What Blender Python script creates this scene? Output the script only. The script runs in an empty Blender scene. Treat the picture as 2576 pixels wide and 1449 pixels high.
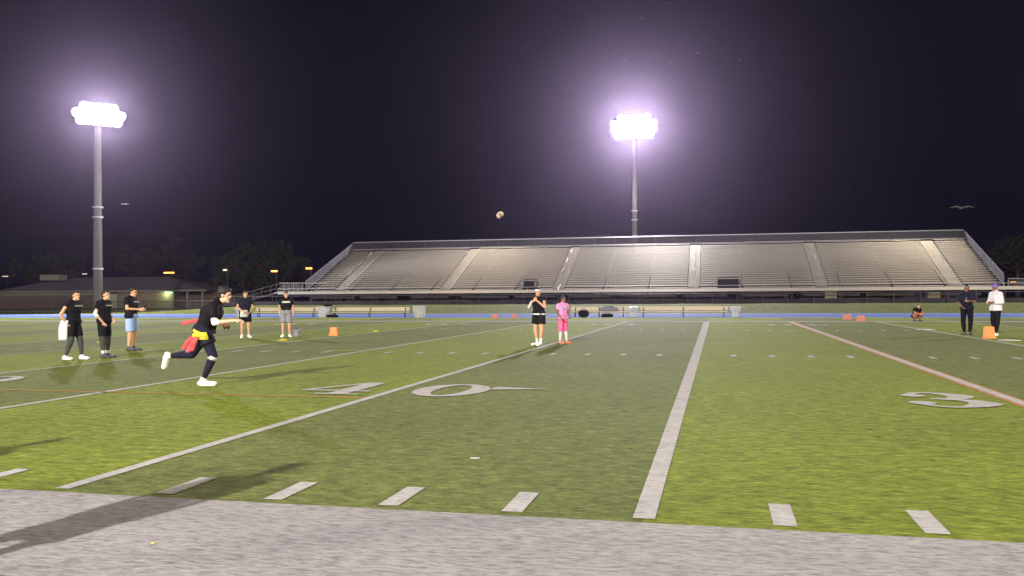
import bpy, bmesh, math, random
from mathutils import Vector, Matrix
R = math.radians
random.seed(7)
sc = bpy.context.scene
col = sc.collection

# ------------------------------------------------------------------ camera
CX, CY, CH, YAW, PIT, ROL, FPX = .4804, -5.8283, 1.5019, .229, .0102, -.0057, 2192.4
cyw, syw = math.cos(YAW), math.sin(YAW)
FW = Vector((-syw*math.cos(PIT), cyw*math.cos(PIT), math.sin(PIT)))
RT0 = Vector((cyw, syw, 0)); UP0 = RT0.cross(FW)
RT = RT0*math.cos(ROL)+UP0*math.sin(ROL); UP = -RT0*math.sin(ROL)+UP0*math.cos(ROL)
CAM = Vector((CX, CY, CH))
cd = bpy.data.cameras.new('camera'); cam = bpy.data.objects.new('camera', cd); col.objects.link(cam)
M = Matrix((RT, UP, -FW)).transposed().to_4x4(); M.translation = CAM
cam.matrix_world = M
cd.sensor_width = 36; cd.lens = FPX/2576*36; cd.clip_start = .05; cd.clip_end = 3000
sc.camera = cam

# ------------------------------------------------------------------ world, exposure
w = bpy.data.worlds.new('World'); sc.world = w; w.use_nodes = True
nt = w.node_tree; bg = nt.nodes['Background']
tc = nt.nodes.new('ShaderNodeTexCoord'); sp = nt.nodes.new('ShaderNodeSeparateXYZ'); rp = nt.nodes.new('ShaderNodeValToRGB')
nt.links.new(tc.outputs['Generated'], sp.inputs[0]); nt.links.new(sp.outputs['Z'], rp.inputs[0]); nt.links.new(rp.outputs[0], bg.inputs[0])
rp.color_ramp.elements[0].position = 0.0; rp.color_ramp.elements[0].color = (.0012, .0016, .0062, 1)
rp.color_ramp.elements[1].position = .5; rp.color_ramp.elements[1].color = (.0006, .0009, .0045, 1)
bg.inputs[1].default_value = 1.0
sc.view_settings.view_transform = 'Standard'; sc.view_settings.look = 'None'
sc.view_settings.gamma = 1; sc.view_settings.exposure = 0
sc.render.engine = 'CYCLES'
sc.cycles.use_denoising = True
sc.cycles.max_bounces = 5; sc.cycles.volume_bounces = 0
sc.cycles.sample_clamp_indirect = 4

NEAR_W = 250000; FAR_W = 150000          # floodlight powers, used in tower()
HAZE = .000125

# ------------------------------------------------------------------ helpers
def ray(px, py): return FW+(px-1288)/FPX*RT-(py-724.5)/FPX*UP
def G(px, py, z=0.):
    d = ray(px, py); return CAM+d*((z-CH)/d.z)
def V(px, py, Y):
    d = ray(px, py); return CAM+d*((Y-CY)/d.y)

def tag(o, label=None, cat=None, group=None, kind=None):
    if label: o['label'] = label
    if cat: o['category'] = cat
    if group: o['group'] = group
    if kind: o['kind'] = kind
    return o
def link(o, parent=None):
    col.objects.link(o)
    if parent: o.parent = parent
    return o
def empty(name, loc=(0, 0, 0), rz=0):
    o = bpy.data.objects.new(name, None); o.location = loc; o.rotation_euler = (0, 0, rz); o.empty_display_size = .2
    return link(o)
def mesh_obj(name, bm, m, parent=None, smooth=False):
    me = bpy.data.meshes.new(name); bm.to_mesh(me); bm.free()
    if smooth:
        for p in me.polygons: p.use_smooth = True
    for x in (m if isinstance(m, (list, tuple)) else [m]): me.materials.append(x)
    return link(bpy.data.objects.new(name, me), parent)
def struct(name, bm, m): return tag(mesh_obj(name, bm, m), kind='structure')
def copy_tree(o, parent=None):
    c = o.copy(); col.objects.link(c); c.parent = parent
    for ch in list(o.children): copy_tree(ch, c)
    return c

def box(bm, x0, x1, y0, y1, z0, z1, mi=0, bev=0):
    r = bmesh.ops.create_cube(bm, size=1)
    for v in r['verts']:
        v.co = Vector(((x0+x1)/2+v.co.x*(x1-x0), (y0+y1)/2+v.co.y*(y1-y0), (z0+z1)/2+v.co.z*(z1-z0)))
    fs = {f for v in r['verts'] for f in v.link_faces}
    for f in fs: f.material_index = mi
    if bev:
        bmesh.ops.bevel(bm, geom=list({e for f in fs for e in f.edges}), offset=bev, segments=2, affect='EDGES')
def revolve(bm, a, b, prof, n=12):
    """closed surface of revolution; prof = [(offset along axis from a in metres, radius)]"""
    a = Vector(a); b = Vector(b); ax = (b-a)
    ax = ax.normalized() if ax.length > 1e-6 else Vector((0, 0, 1))
    s = ax.orthogonal().normalized(); t = ax.cross(s)
    rings = []
    for d, r in prof:
        c = a+ax*d
        if r <= 1e-5: rings.append([bm.verts.new(c)])
        else: rings.append([bm.verts.new(c+(s*math.cos(2*math.pi*k/n)+t*math.sin(2*math.pi*k/n))*r) for k in range(n)])
    for A, B in zip(rings, rings[1:]):
        for k in range(n):
            k2 = (k+1) % n
            if len(A) == 1 and len(B) == 1: continue
            if len(A) == 1: bm.faces.new((A[0], B[k2], B[k]))
            elif len(B) == 1: bm.faces.new((A[k], A[k2], B[0]))
            else: bm.faces.new((A[k], A[k2], B[k2], B[k]))
    if len(rings[0]) > 1: bm.faces.new(rings[0][::-1])
    if len(rings[-1]) > 1: bm.faces.new(rings[-1])
def cap(bm, a, b, ra, rb=None, fa=False, fb=False, n=12):
    rb = ra if rb is None else rb
    L = (Vector(b)-Vector(a)).length
    p = []
    if not fa:
        for k in range(4): q = k/4*math.pi/2; p.append((-ra*math.cos(q), ra*math.sin(q)))
    p += [(0, ra), (L, rb)]
    if not fb:
        for k in range(3, -1, -1): q = k/4*math.pi/2; p.append((L+rb*math.cos(q), rb*math.sin(q)))
    revolve(bm, a, b, p, n)
def cyl(bm, a, b, r, rb=None, n=12): cap(bm, a, b, r, rb, True, True, n)
def ball(bm, c, rx, ry, rz, rot=None, sub=2):
    m = Matrix.Translation(c)
    if rot is not None: m = m @ rot.to_4x4()
    bmesh.ops.create_icosphere(bm, subdivisions=sub, radius=1, matrix=m @ Matrix.Diagonal((rx, ry, rz, 1)))
def fused(name, bm, m, parent, voxel=.012, smooth=4, floor=None):
    """union of the closed pieces in bm as one continuous smooth surface"""
    me = bpy.data.meshes.new('tmp'); bm.to_mesh(me); bm.free()
    o = bpy.data.objects.new('tmp', me); col.objects.link(o)
    q = o.modifiers.new('r', 'REMESH'); q.mode = 'VOXEL'; q.voxel_size = voxel
    q = o.modifiers.new('s', 'SMOOTH'); q.iterations = smooth; q.factor = .5
    dg = bpy.context.evaluated_depsgraph_get(); dg.update()
    m2 = bpy.data.meshes.new_from_object(o.evaluated_get(dg))
    bpy.data.objects.remove(o); bpy.data.meshes.remove(me)
    m2.name = name
    if floor is not None:
        for v in m2.vertices:
            if v.co.z < floor: v.co.z = floor
    for p in m2.polygons: p.use_smooth = True
    m2.materials.clear(); m2.materials.append(m)
    return link(bpy.data.objects.new(name, m2), parent)

# ------------------------------------------------------------------ materials
def mat(name, c, rough=.7, metal=0., var=.15, scale=8., bump=0., spec=.3, stretch=(1, 1, 1), c2=None, emit=None):
    m = bpy.data.materials.new(name); m.use_nodes = True
    n = m.node_tree.nodes; L = m.node_tree.links; b = n['Principled BSDF']
    b.inputs['Roughness'].default_value = rough; b.inputs['Metallic'].default_value = metal
    b.inputs['Specular IOR Level'].default_value = spec
    tc = n.new('ShaderNodeTexCoord'); mp = n.new('ShaderNodeMapping'); mp.inputs['Scale'].default_value = stretch
    L.new(tc.outputs['Object'], mp.inputs[0])
    nz = n.new('ShaderNodeTexNoise'); nz.inputs['Scale'].default_value = scale; nz.inputs['Detail'].default_value = 4
    L.new(mp.outputs[0], nz.inputs['Vector'])
    cr = n.new('ShaderNodeValToRGB'); cr.color_ramp.elements[0].position = .3; cr.color_ramp.elements[1].position = .7
    a = [max(0, x*(1-var)) for x in c]; d = list(c2) if c2 else [min(1, x*(1+var)) for x in c]
    cr.color_ramp.elements[0].color = (*a, 1); cr.color_ramp.elements[1].color = (*d, 1)
    L.new(nz.outputs['Fac'], cr.inputs[0]); L.new(cr.outputs[0], b.inputs['Base Color'])
    if bump:
        bp = n.new('ShaderNodeBump'); bp.inputs['Strength'].default_value = bump; bp.inputs['Distance'].default_value = .02
        L.new(nz.outputs['Fac'], bp.inputs['Height']); L.new(bp.outputs[0], b.inputs['Normal'])
    if emit:
        b.inputs['Emission Color'].default_value = (*emit[0], 1); b.inputs['Emission Strength'].default_value = emit[1]
    return m

def turf_material():
    m = bpy.data.materials.new('turf'); m.use_nodes = True
    n = m.node_tree.nodes; L = m.node_tree.links; b = n['Principled BSDF']
    b.inputs['Roughness'].default_value = .9; b.inputs['Specular IOR Level'].default_value = .04
    def N(t, **k):
        x = n.new(t)
        for a, v in k.items(): setattr(x, a, v)
        return x
    def math_(op, a, bb=None):
        x = N('ShaderNodeMath', operation=op)
        for i, v in enumerate((a, bb)):
            if v is None: continue
            if isinstance(v, (int, float)): x.inputs[i].default_value = v
            else: L.new(v, x.inputs[i])
        return x.outputs[0]
    tc = N('ShaderNodeTexCoord'); sx = N('ShaderNodeSeparateXYZ'); L.new(tc.outputs['Object'], sx.inputs[0])
    band = math_('FLOORED_MODULO', math_('FLOOR', math_('DIVIDE', sx.outputs['X'], 4.572)), 2.0)
    def noise(scale, st, det=3, rough=.6):
        mp = N('ShaderNodeMapping'); mp.inputs['Scale'].default_value = st; L.new(tc.outputs['Object'], mp.inputs[0])
        z = N('ShaderNodeTexNoise'); z.inputs['Scale'].default_value = scale; z.inputs['Detail'].default_value = det
        z.inputs['Roughness'].default_value = rough; L.new(mp.outputs[0], z.inputs['Vector']); return z.outputs['Fac']
    fine = noise(34, (.28, 1.25, 1), 5, .78); mid = noise(9, (.45, 1, 1), 4, .65); big = noise(.35, (1, 1, 1), 3, .5)
    mx = N('ShaderNodeMix', data_type='RGBA'); L.new(band, mx.inputs['Factor'])
    mx.inputs['A'].default_value = (.150, .185, .022, 1)      # light five-yard panels
    mx.inputs['B'].default_value = (.118, .138, .036, 1)      # dull five-yard panels
    s = math_('ADD', math_('MULTIPLY', math_('SUBTRACT', fine, .5), 3.9), 1.0)
    s2 = math_('ADD', math_('MULTIPLY', math_('SUBTRACT', mid, .5), 1.9), 1.0)
    s3 = math_('ADD', math_('MULTIPLY', math_('SUBTRACT', big, .5), .5), 1.0)
    f = math_('MAXIMUM', math_('MULTIPLY', math_('MULTIPLY', s, s2), s3), .15)
    vm = N('ShaderNodeVectorMath', operation='SCALE'); L.new(mx.outputs['Result'], vm.inputs[0]); L.new(f, vm.inputs['Scale'])
    L.new(vm.outputs[0], b.inputs['Base Color'])
    bp = N('ShaderNodeBump'); bp.inputs['Strength'].default_value = .45; bp.inputs['Distance'].default_value = .02
    L.new(fine, bp.inputs['Height']); L.new(bp.outputs[0], b.inputs['Normal'])
    return m

def paint_material(name, c, lo=.45, fine_sc=26, thr=(.30, .5)):
    """paint on turf pile: green-grey gaps show between the painted blades"""
    m = bpy.data.materials.new(name); m.use_nodes = True
    n = m.node_tree.nodes; L = m.node_tree.links; b = n['Principled BSDF']
    b.inputs['Roughness'].default_value = .9; b.inputs['Specular IOR Level'].default_value = .03
    tc = n.new('ShaderNodeTexCoord'); mp = n.new('ShaderNodeMapping'); mp.inputs['Scale'].default_value = (.4, 1.25, 1)
    L.new(tc.outputs['Object'], mp.inputs[0])
    z = n.new('ShaderNodeTexNoise'); z.inputs['Scale'].default_value = fine_sc; z.inputs['Detail'].default_value = 5; z.inputs['Roughness'].default_value = .7
    L.new(mp.outputs[0], z.inputs['Vector'])
    cr = n.new('ShaderNodeValToRGB'); cr.color_ramp.elements[0].position = thr[0]; cr.color_ramp.elements[1].position = thr[1]
    cr.color_ramp.elements[0].color = (c[0]*lo, c[1]*lo, c[2]*lo, 1); cr.color_ramp.elements[1].color = (*c, 1)
    L.new(z.outputs['Fac'], cr.inputs[0])
    z2 = n.new('ShaderNodeTexNoise'); z2.inputs['Scale'].default_value = 2.2; z2.inputs['Detail'].default_value = 4
    L.new(mp.outputs[0], z2.inputs['Vector'])
    c2 = n.new('ShaderNodeValToRGB'); c2.color_ramp.elements[0].position = .3; c2.color_ramp.elements[1].position = .7
    c2.color_ramp.elements[0].color = (.82, .82, .82, 1); c2.color_ramp.elements[1].color = (1.0, 1.0, 1.0, 1)
    L.new(z2.outputs['Fac'], c2.inputs[0])
    mx = n.new('ShaderNodeMix'); mx.data_type = 'RGBA'; mx.blend_type = 'MULTIPLY'; mx.inputs['Factor'].default_value = 1
    L.new(cr.outputs[0], mx.inputs['A']); L.new(c2.outputs[0], mx.inputs['B']); L.new(mx.outputs['Result'], b.inputs['Base Color'])
    bp = n.new('ShaderNodeBump'); bp.inputs['Strength'].default_value = .5; bp.inputs['Distance'].default_value = .02
    L.new(z.outputs['Fac'], bp.inputs['Height']); L.new(bp.outputs[0], b.inputs['Normal'])
    return m

M_turf = turf_material()
M_white = paint_material('white_turf_paint', (.45, .43, .41))
M_strip = paint_material('white_turf_border', (.36, .342, .336), .40, 22, (.28, .58))
M_orange = paint_material('orange_turf_paint', (.52, .23, .09))
M_yellow = paint_material('yellow_turf_paint', (.52, .50, .12))
M_grass = mat('grass', (.045, .065, .012), .95, var=.35, scale=2.0, bump=.5, c2=(.085, .088, .03), spec=.05)
M_dark_grass = mat('dark_ground', (.03, .04, .015), .95, var=.4, scale=1.5)
M_track = mat('blue_track', (.075, .110, .255), .9, var=.08, scale=1.2, bump=.1, spec=.03)
M_conc = mat('concrete', (.25, .24, .22), .9, var=.2, scale=3)
M_alu = mat('aluminium_plank', (.335, .312, .285), .22, .26, var=.06, scale=3, stretch=(.2, 1, 1), spec=.5)
M_rail = mat('galvanised_rail', (.34, .33, .35), .5, .3, var=.05)
M_railm = mat('weathered_rail', (.17, .165, .16), .6, .2, var=.1)
M_foot = mat('shade_toned_footboard', (.13, .12, .11), .6, .2, var=.15)  # darker than the planks: shade of the gaps between rows, put into the colour
M_steel_dark = mat('dark_steel', (.045, .042, .045), .6, .2, var=.2)
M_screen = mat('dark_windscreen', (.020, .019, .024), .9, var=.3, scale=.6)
M_screen2 = mat('grey_brown_panel', (.055, .048, .052), .8, var=.3, scale=.8)
M_pole = mat('concrete_pole', (.115, .108, .105), .85, var=.15, scale=1.6, stretch=(1, 1, .25))
M_lampbody = mat('lamp_housing', (.4, .4, .4), .4, .6)
M_lens = mat('lit_floodlight_lens', (.9, .9, .9), .3, var=0, emit=((1, .96, 1), 80))
M_sodium = mat('lit_sodium_lens', (.9, .6, .3), .4, var=0, emit=((1, .36, .07), 3.2))
M_whitelamp = mat('lit_white_lens', (.9, .85, .8), .4, var=0, emit=((1, .80, .6), .9))
M_brick = mat('brown_brick', (.12, .090, .075), .9, var=.25, scale=6, bump=.3)
M_tan = mat('tan_block', (.20, .17, .125), .9, var=.2, scale=2)
M_roof = mat('shingle_roof', (.15, .145, .165), .9, var=.15, scale=5)
M_trim = mat('grey_trim', (.22, .22, .19), .7, var=.1)
M_door = mat('pale_door', (.30, .34, .26), .6, var=.08)
M_bark = mat('bark', (.05, .04, .03), .95, var=.3, scale=4)
M_leaf = mat('leaves', (.014, .018, .011), .8, var=.4, scale=1.2)
M_cream = mat('cream_bench_plank', (.52, .45, .33), .6, var=.08)
M_cooler = mat('white_plastic', (.43, .44, .46), .4, var=.05)
M_bin = mat('dull_plastic', (.40, .40, .36), .6, var=.15)
M_conewarm = mat('orange_plastic', (.80, .24, .07), .5, var=.08)
M_conered = mat('red_orange_plastic', (.48, .17, .12), .5, var=.08)

M_skin = mat('tan_skin', (.52, .29, .17), .5, var=.06)
M_skinl = mat('light_skin', (.60, .37, .25), .5, var=.06)
M_skind = mat('brown_skin', (.20, .10, .06), .5, var=.06)
M_hair = mat('dark_hair', (.018, .014, .012), .6, var=.3, scale=60, bump=.4)
M_black = mat('black_cloth', (.009, .0085, .011), .85, var=.4, scale=9, bump=.7, spec=.1)
M_navy = mat('navy_cloth', (.013, .014, .026), .85, var=.35, scale=9, bump=.7, spec=.1)
M_legging = mat('charcoal_legging', (.040, .045, .040), .8, var=.2)
M_lblue = mat('light_blue_cloth', (.25, .36, .62), .8, var=.12, scale=9)
M_grey = mat('grey_cloth', (.20, .20, .23), .85, var=.15)
M_lgrey = mat('pale_grey_cloth', (.50, .51, .48), .85, var=.1)
M_wcloth = mat('white_cloth', (.62, .60, .62), .8, var=.08)
M_wshoe = mat('white_shoe', (.68, .69, .60), .6, var=.05)
M_dshoe = mat('dark_shoe', (.05, .05, .055), .6, var=.2)
M_pink = mat('hot_pink_cloth', (.72, .12, .26), .8, var=.1)
M_lav = mat('lavender_pink_cloth', (.66, .26, .50), .8, var=.15)
M_teal = mat('teal_cloth', (.20, .48, .60), .8, var=.1)
M_oshoe = mat('orange_shoe', (.75, .20, .10), .6, var=.05)
M_yel = mat('yellow_flag', (.48, .44, .03), .7, var=.08)
M_red = mat('red_flag', (.50, .06, .06), .7, var=.1)
M_purple = mat('purple_cap', (.16, .10, .42), .8, var=.1)
M_ball = mat('leather_ball', (.24, .14, .09), .55, var=.15)
M_eye = mat('dark_eye', (.03, .02, .02), .3)
M_lip = mat('lip', (.30, .11, .09), .5)

# ------------------------------------------------------------------ ground, track, bank
FAR = 45.15
def sheet(x0, x1, y0, y1, z):
    bm = bmesh.new(); vs = [bm.verts.new(p) for p in ((x0, y0, z), (x1, y0, z), (x1, y1, z), (x0, y1, z))]; bm.faces.new(vs); return bm
def quad(bm, pts, z):
    bm.faces.new([bm.verts.new((p[0], p[1], z)) for p in pts])
struct('ground', sheet(-420, 420, -160, 700, -.05), M_dark_grass)
struct('field', sheet(-75, 50, -9, 55.0, 0), M_turf)
struct('sideline_border', sheet(-60, 45, -1.83, -.005, .004), M_strip)
struct('far_sideline_border', sheet(-75, 50, FAR-.01, FAR+1.85, .012), M_strip)
struct('apron', sheet(-110, 90, -40, -9.002, 0.0), M_grass)
struct('track', sheet(-120, 100, 55.3, 69.5, .0), M_track)
bm = bmesh.new()
for a, b, s in ((55.3, 55.62, 1), (69.2, 69.5, 1)): quad(bm, [(-120, a), (100, a), (100, b), (-120, b)], .005)
struct('track_kerb_lines', bm, mat('white_track_paint', (.42, .42, .45), .7, var=.06))
bm = bmesh.new(); box(bm, -120, 100, 55.002, 55.298, -.04, .015); struct('track_kerb', bm, M_conc)

def bank_z(x, y):
    t = min(1, max(0, (y-70.5)/11.5)); t = t*t*(3-2*t)
    s = min(1, max(0, (x+62)/14)); s = s*s*(3-2*s)
    return .72*t*(.12+.88*s)
bm = bmesh.new(); NX, NY = 90, 26; g = {}
for i in range(NX+1):
    for j in range(NY+1):
        x = -150+i*260/NX; y = 69.5+j*45/NY
        g[i, j] = bm.verts.new((x, y, bank_z(x, y)+.03*math.sin(x*.7+y)*math.sin(y*.9)*(1 if 0 < j < NY else 0)+.001))
for i in range(NX):
    for j in range(NY): bm.faces.new((g[i, j], g[i+1, j], g[i+1, j+1], g[i, j+1]))
struct('grass_bank', bm, M_grass)

# ------------------------------------------------------------------ field markings
YD = .9144
bm = bmesh.new(); Z1, Z2 = .006, .0105
# yard lines: x at near sideline, x at far sideline, half widths
lines = [(-9, 0, .05, .06), (-8, 0, .05, .06), (-7, 0, .05, .06), (-6, 0, .05, .06), (-5, 0, .05, .06), (-4, 0, .05, .06), (-3, -.02, .055, .07),
         (-2, -.05, .06, .08), (-1, 0, .065, .10), (0, 0, .075, .17), (2, -.05, .06, .08), (3, 0, .06, .07)]
for k, dx, h0, h1 in lines:
    x = k*4.572
    quad(bm, [(x-h0, .10), (x+h0, .10), (x+dx+h1, FAR-.05), (x+dx-h1, FAR-.05)], Z1)
quad(bm, [(-75, FAR-.05), (50, FAR-.05), (50, FAR), (-75, FAR)], Z1)
for k in range(-60, 25):
    if k % 5 == 0: continue
    x = k*YD
    for a, b in ((.1, .71), (16.3, 16.91), (32.9, 33.5)):
        h = .075 if a < 1 else .07
        quad(bm, [(x-h, a), (x+h, a), (x+h, b), (x-h, b)], Z1)
struct('white_field_lines', bm, M_white)
bm = bmesh.new(); x = 4.572
quad(bm, [(x-.13, .1), (x+.10, .1), (x+.05+.16, FAR-.05), (x+.05-.24, FAR-.05)], Z1)
quad(bm, [(-40, 6.36), (-4.64, 6.36), (-4.64, 6.43), (-40, 6.43)], Z1)
struct('orange_field_lines', bm, M_orange)
bm = bmesh.new(); quad(bm, [(x-.075, .1), (x+.055, .1), (x+.04+.10, FAR-.05), (x+.04-.16, FAR-.05)], Z2)
struct('white_line_core', bm, M_white)
bm = bmesh.new()
quad(bm, [(-10.25, 16.95), (-9.3, 17.25), (-8.95, 17.45), (-10.25, 17.15)], Z2)
for yy in (22.6, 28.0, 38.6): quad(bm, [(-60, yy), (-17, yy), (-17, yy+.08), (-60, yy+.08)], Z2)
for yy in (36.0, 40.4): quad(bm, [(9.4, yy), (40, yy), (40, yy+.09), (9.4, yy+.09)], Z2)
struct('yellow_field_lines', bm, M_yellow)

def ribbon(bm, pts, ws, T, z, n=8):
    """smooth variable-width stroke"""
    P = []
    for i in range(len(pts)-1):
        p0 = pts[max(0, i-1)]; p1 = pts[i]; p2 = pts[i+1]; p3 = pts[min(len(pts)-1, i+2)]
        for k in range(n):
            t = k/n
            q = [.5*((2*p1[a])+(-p0[a]+p2[a])*t+(2*p0[a]-5*p1[a]+4*p2[a]-p3[a])*t*t+(-p0[a]+3*p1[a]-3*p2[a]+p3[a])*t**3) for a in (0, 1)]
            P.append((Vector(q), ws[i]*(1-t)+ws[i+1]*t))
    P.append((Vector(pts[-1]), ws[-1]))
    prev = None
    for i, (p, wd) in enumerate(P):
        d = (P[min(i+1, len(P)-1)][0]-P[max(i-1, 0)][0]).normalized(); nn = Vector((-d.y, d.x))*wd/2
        a = bm.verts.new((*T(p+nn), z)); b = bm.verts.new((*T(p-nn), z))
        if prev: bm.faces.new((prev[0], prev[1], b, a))
        prev = (a, b)
def disc(bm, c, r, T, z, n=20, ry=None):
    bm.faces.new([bm.verts.new((*T(Vector((c[0]+r*math.cos(2*math.pi*k/n), c[1]+(ry or r)*math.sin(2*math.pi*k/n)))), z)) for k in range(n)])
def glyph(bm, ch, T, z):
    if ch == '0':
        n = 40; A = []; B = []
        for k in range(n):
            q = 2*math.pi*k/n
            A.append(bm.verts.new((*T(Vector((.61+.60*math.cos(q), .915+.915*math.sin(q)))), z)))
            B.append(bm.verts.new((*T(Vector((.61+.26*math.cos(q), .915+.76*math.sin(q)))), z)))
        for k in range(n): bm.faces.new((A[k], A[(k+1) % n], B[(k+1) % n], B[k]))
    if ch == '3':
        ribbon(bm, [(.22, 1.42), (.35, 1.74), (.62, 1.76), (.90, 1.42), (.74, 1.05), (.42, .97)], [.16, .14, .16, .40, .22, .10], T, z)
        ribbon(bm, [(.50, .96), (.84, .86), (1.0, .48), (.66, .08), (.34, .10), (.14, .40)], [.12, .22, .44, .16, .14, .14], T, z+.0012)
        disc(bm, (.26, 1.36), .17, T, z+.0024); disc(bm, (.2, .45), .18, T, z+.0024)
    if ch == '4':
        ribbon(bm, [(.80, 1.83), (.80, 0)], [.32, .32], T, z, 1)
        ribbon(bm, [(.70, 1.78), (.10, .60)], [.13, .13], T, z+.0012, 1)
        ribbon(bm, [(.02, .50), (1.20, .50)], [.14, .14], T, z+.0024, 1)
        ribbon(bm, [(.45, .05), (1.18, .05)], [.10, .10], T, z+.0036, 1)
    if ch == '5':
        ribbon(bm, [(.18, 1.70), (1.05, 1.70)], [.26, .26], T, z, 1)
        ribbon(bm, [(.22, 1.72), (.20, .98)], [.10, .10], T, z+.0012, 1)
        ribbon(bm, [(.20, 1.0), (.55, 1.14), (.92, .90), (.95, .42), (.60, .08), (.28, .12), (.12, .42)], [.10, .16, .36, .42, .16, .13, .14], T, z+.0024)
        disc(bm, (.2, .46), .17, T, z+.0036)
    if ch == '>':
        ribbon(bm, [(0, 0), (.92, 0)], [.44, .02], T, z, 1)
bm = bmesh.new()
for X, (c1, c2), far in ((-4.572, '40', 0), (4.572, '30', 0), (-13.716, '50', 0), (-4.572, '40', 1), (4.572, '30', 1), (-13.716, '50', 1), (-22.86, '40', 1)):
    if not far:
        glyph(bm, c1, lambda p: (X-.30-1.22+p.x, 6.72+p.y), Z2); glyph(bm, c2, lambda p: (X+.30+p.x, 6.72+p.y), Z2)
        if c1 == '4': glyph(bm, '>', lambda p: (X+1.50+p.x, 8.02+p.y), Z2)
    else:
        glyph(bm, c1, lambda p: (X+.30+1.22-p.x, 41.3-p.y), Z2); glyph(bm, c2, lambda p: (X-.30-p.x, 41.3-p.y), Z2)
struct('field_numbers', bm, M_white)

# ------------------------------------------------------------------ floodlight towers
def tower(x, y, hz, pole_h, label, rows, wide, power, pole_r, aim, temp=(1, .95, .88), lean=0., radius=.6, haslens=True):
    t = empty('floodlight_tower', (x, y, 0), math.atan2(aim[1]-y, aim[0]-x)-math.pi/2)   # local +Y faces the field
    tag(t, label, 'floodlight tower', 'floodlight towers round the field')
    bm = bmesh.new(); cyl(bm, (0, 0, -.3), (0, 0, pole_h+.6), pole_r, pole_r*.62, 20); mesh_obj('pole', bm, M_pole, t, True)
    for zz in (pole_h*.22, pole_h*.48, pole_h*.53):
        bm = bmesh.new(); cyl(bm, (0, 0, zz), (0, 0, zz+.14), pole_r*1.12, pole_r*1.12, 20); mesh_obj('band', bm, M_rail, t)
    for r in range(rows):
        z = pole_h-(r-(rows-1)/2)*(.72 if rows == 3 else .80)
        n = ((5, 7, 6) if rows == 3 else (5, 7, 7, 6))[r]; ww = wide*n/7
        bm = bmesh.new(); box(bm, -ww/2, ww/2, pole_r*.8, pole_r*.8+.12, z-.06, z+.06); mesh_obj('crossarm', bm, M_lampbody, t)
        for k in range(n):
            cx = -ww/2+ww*(k+.5)/n; f = bmesh.new()
            p = Vector((cx, pole_r*.8+.15, z)); d = Vector((0, .96, -.28))
            revolve(f, p, p+d, [(0, .10), (.15, .24), (.42, .445), (.46, .445)], 14)
            fx = mesh_obj('floodlight', f, M_lampbody, t)
            f = bmesh.new(); revolve(f, p+d*.465, p+d*2, [(0, .44), (.05, .42), (.09, 0)], 14); mesh_obj('lens', f, M_lens, fx)
    ld = bpy.data.lights.new('floodlight_beam', 'SPOT'); ld.energy = power; ld.color = temp; ld.spot_size = R(172 if y > 0 else 118); ld.spot_blend = .6 if y < 0 else .25
    ld.shadow_soft_size = radius
    lo = bpy.data.objects.new('floodlight_beam', ld); link(lo, t); lo.location = (0, pole_r+1.1, pole_h-.1)
    lo.rotation_euler = (R(76 if y > 0 else 66), 0, 0)
    return t
tower(-63.9, 75, 0, 21.3, 'tall lit floodlight tower rising in front of the low brick building', 3, 5.0, FAR_W*.75, .5, (-12, 25), (1, .97, 1.0))
tower(-10.25, 115, 0, 24.9, 'tall lit floodlight tower behind the middle of the bleachers', 4, 6.2, FAR_W*1.9, .42, (-5, 25), (1, .95, 1.0))
tower(52, 77, 0, 21.5, 'floodlight tower past the right end of the bleachers', 3, 4.6, FAR_W*.7, .42, (0, 25))
tower(-62, -46, 0, 22.5, 'floodlight tower behind the camera on the far left', 4, 6, NEAR_W*.6, .42, (-32, 34), (1, .80, .55))
tower(-13.5, -50, 0, 23.5, 'floodlight tower straight behind the camera', 4, 6, NEAR_W*1.2, .42, (-6, 24), (1, .96, .94))
tower(53, -46, 0, 22.5, 'floodlight tower behind the camera on the far right', 4, 6, NEAR_W*.6, .42, (4, 28), (1, .80, .55))

# ------------------------------------------------------------------ bleachers
BY0, BY1, BX0, BX1, BZ0, BZ1, NR = 85.0, 98.0, -44.6, 27.0, 2.15, 7.25, 21
st = empty('bleachers', ((BX0+BX1)/2, BY0, .6))
tag(st, 'long empty aluminium bleachers across the far side of the field', 'bleachers')
ST = Vector(st.location)
def sbox(bm, x0, x1, y0, y1, z0, z1, **k): box(bm, x0-ST.x, x1-ST.x, y0-ST.y, y1-ST.y, z0-ST.z, z1-ST.z, **k)
def scyl(bm, a, b, r, n=8): cyl(bm, Vector(a)-ST, Vector(b)-ST, r, r, n)
dy = (BY1-BY0)/NR; dz = (BZ1-BZ0)/NR
aisX = [V(px, 620, BY1).x for px in (955, 1195, 1448, 1750, 2035, 2330)]
secs = []; xx = BX0
for a in aisX: secs.append((xx, a-.65)); xx = a+.65
secs.append((xx, BX1))
VOM = [(V(1328, 715, 86).x, .8), (V(1833, 712, 86).x, 1.1)]      # dark entries low in the seating
def cutsecs(z):
    out = []
    for a, b in secs:
        segs = [(a, b)]
        if z < 2.15+4*dz:
            for vx, hw in VOM:
                nn = []
                for p, q in segs:
                    if p < vx-hw and q > vx+hw: nn += [(p, vx-hw), (vx+hw, q)]
                    else: nn.append((p, q))
                segs = nn
        out += segs
    return out
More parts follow.
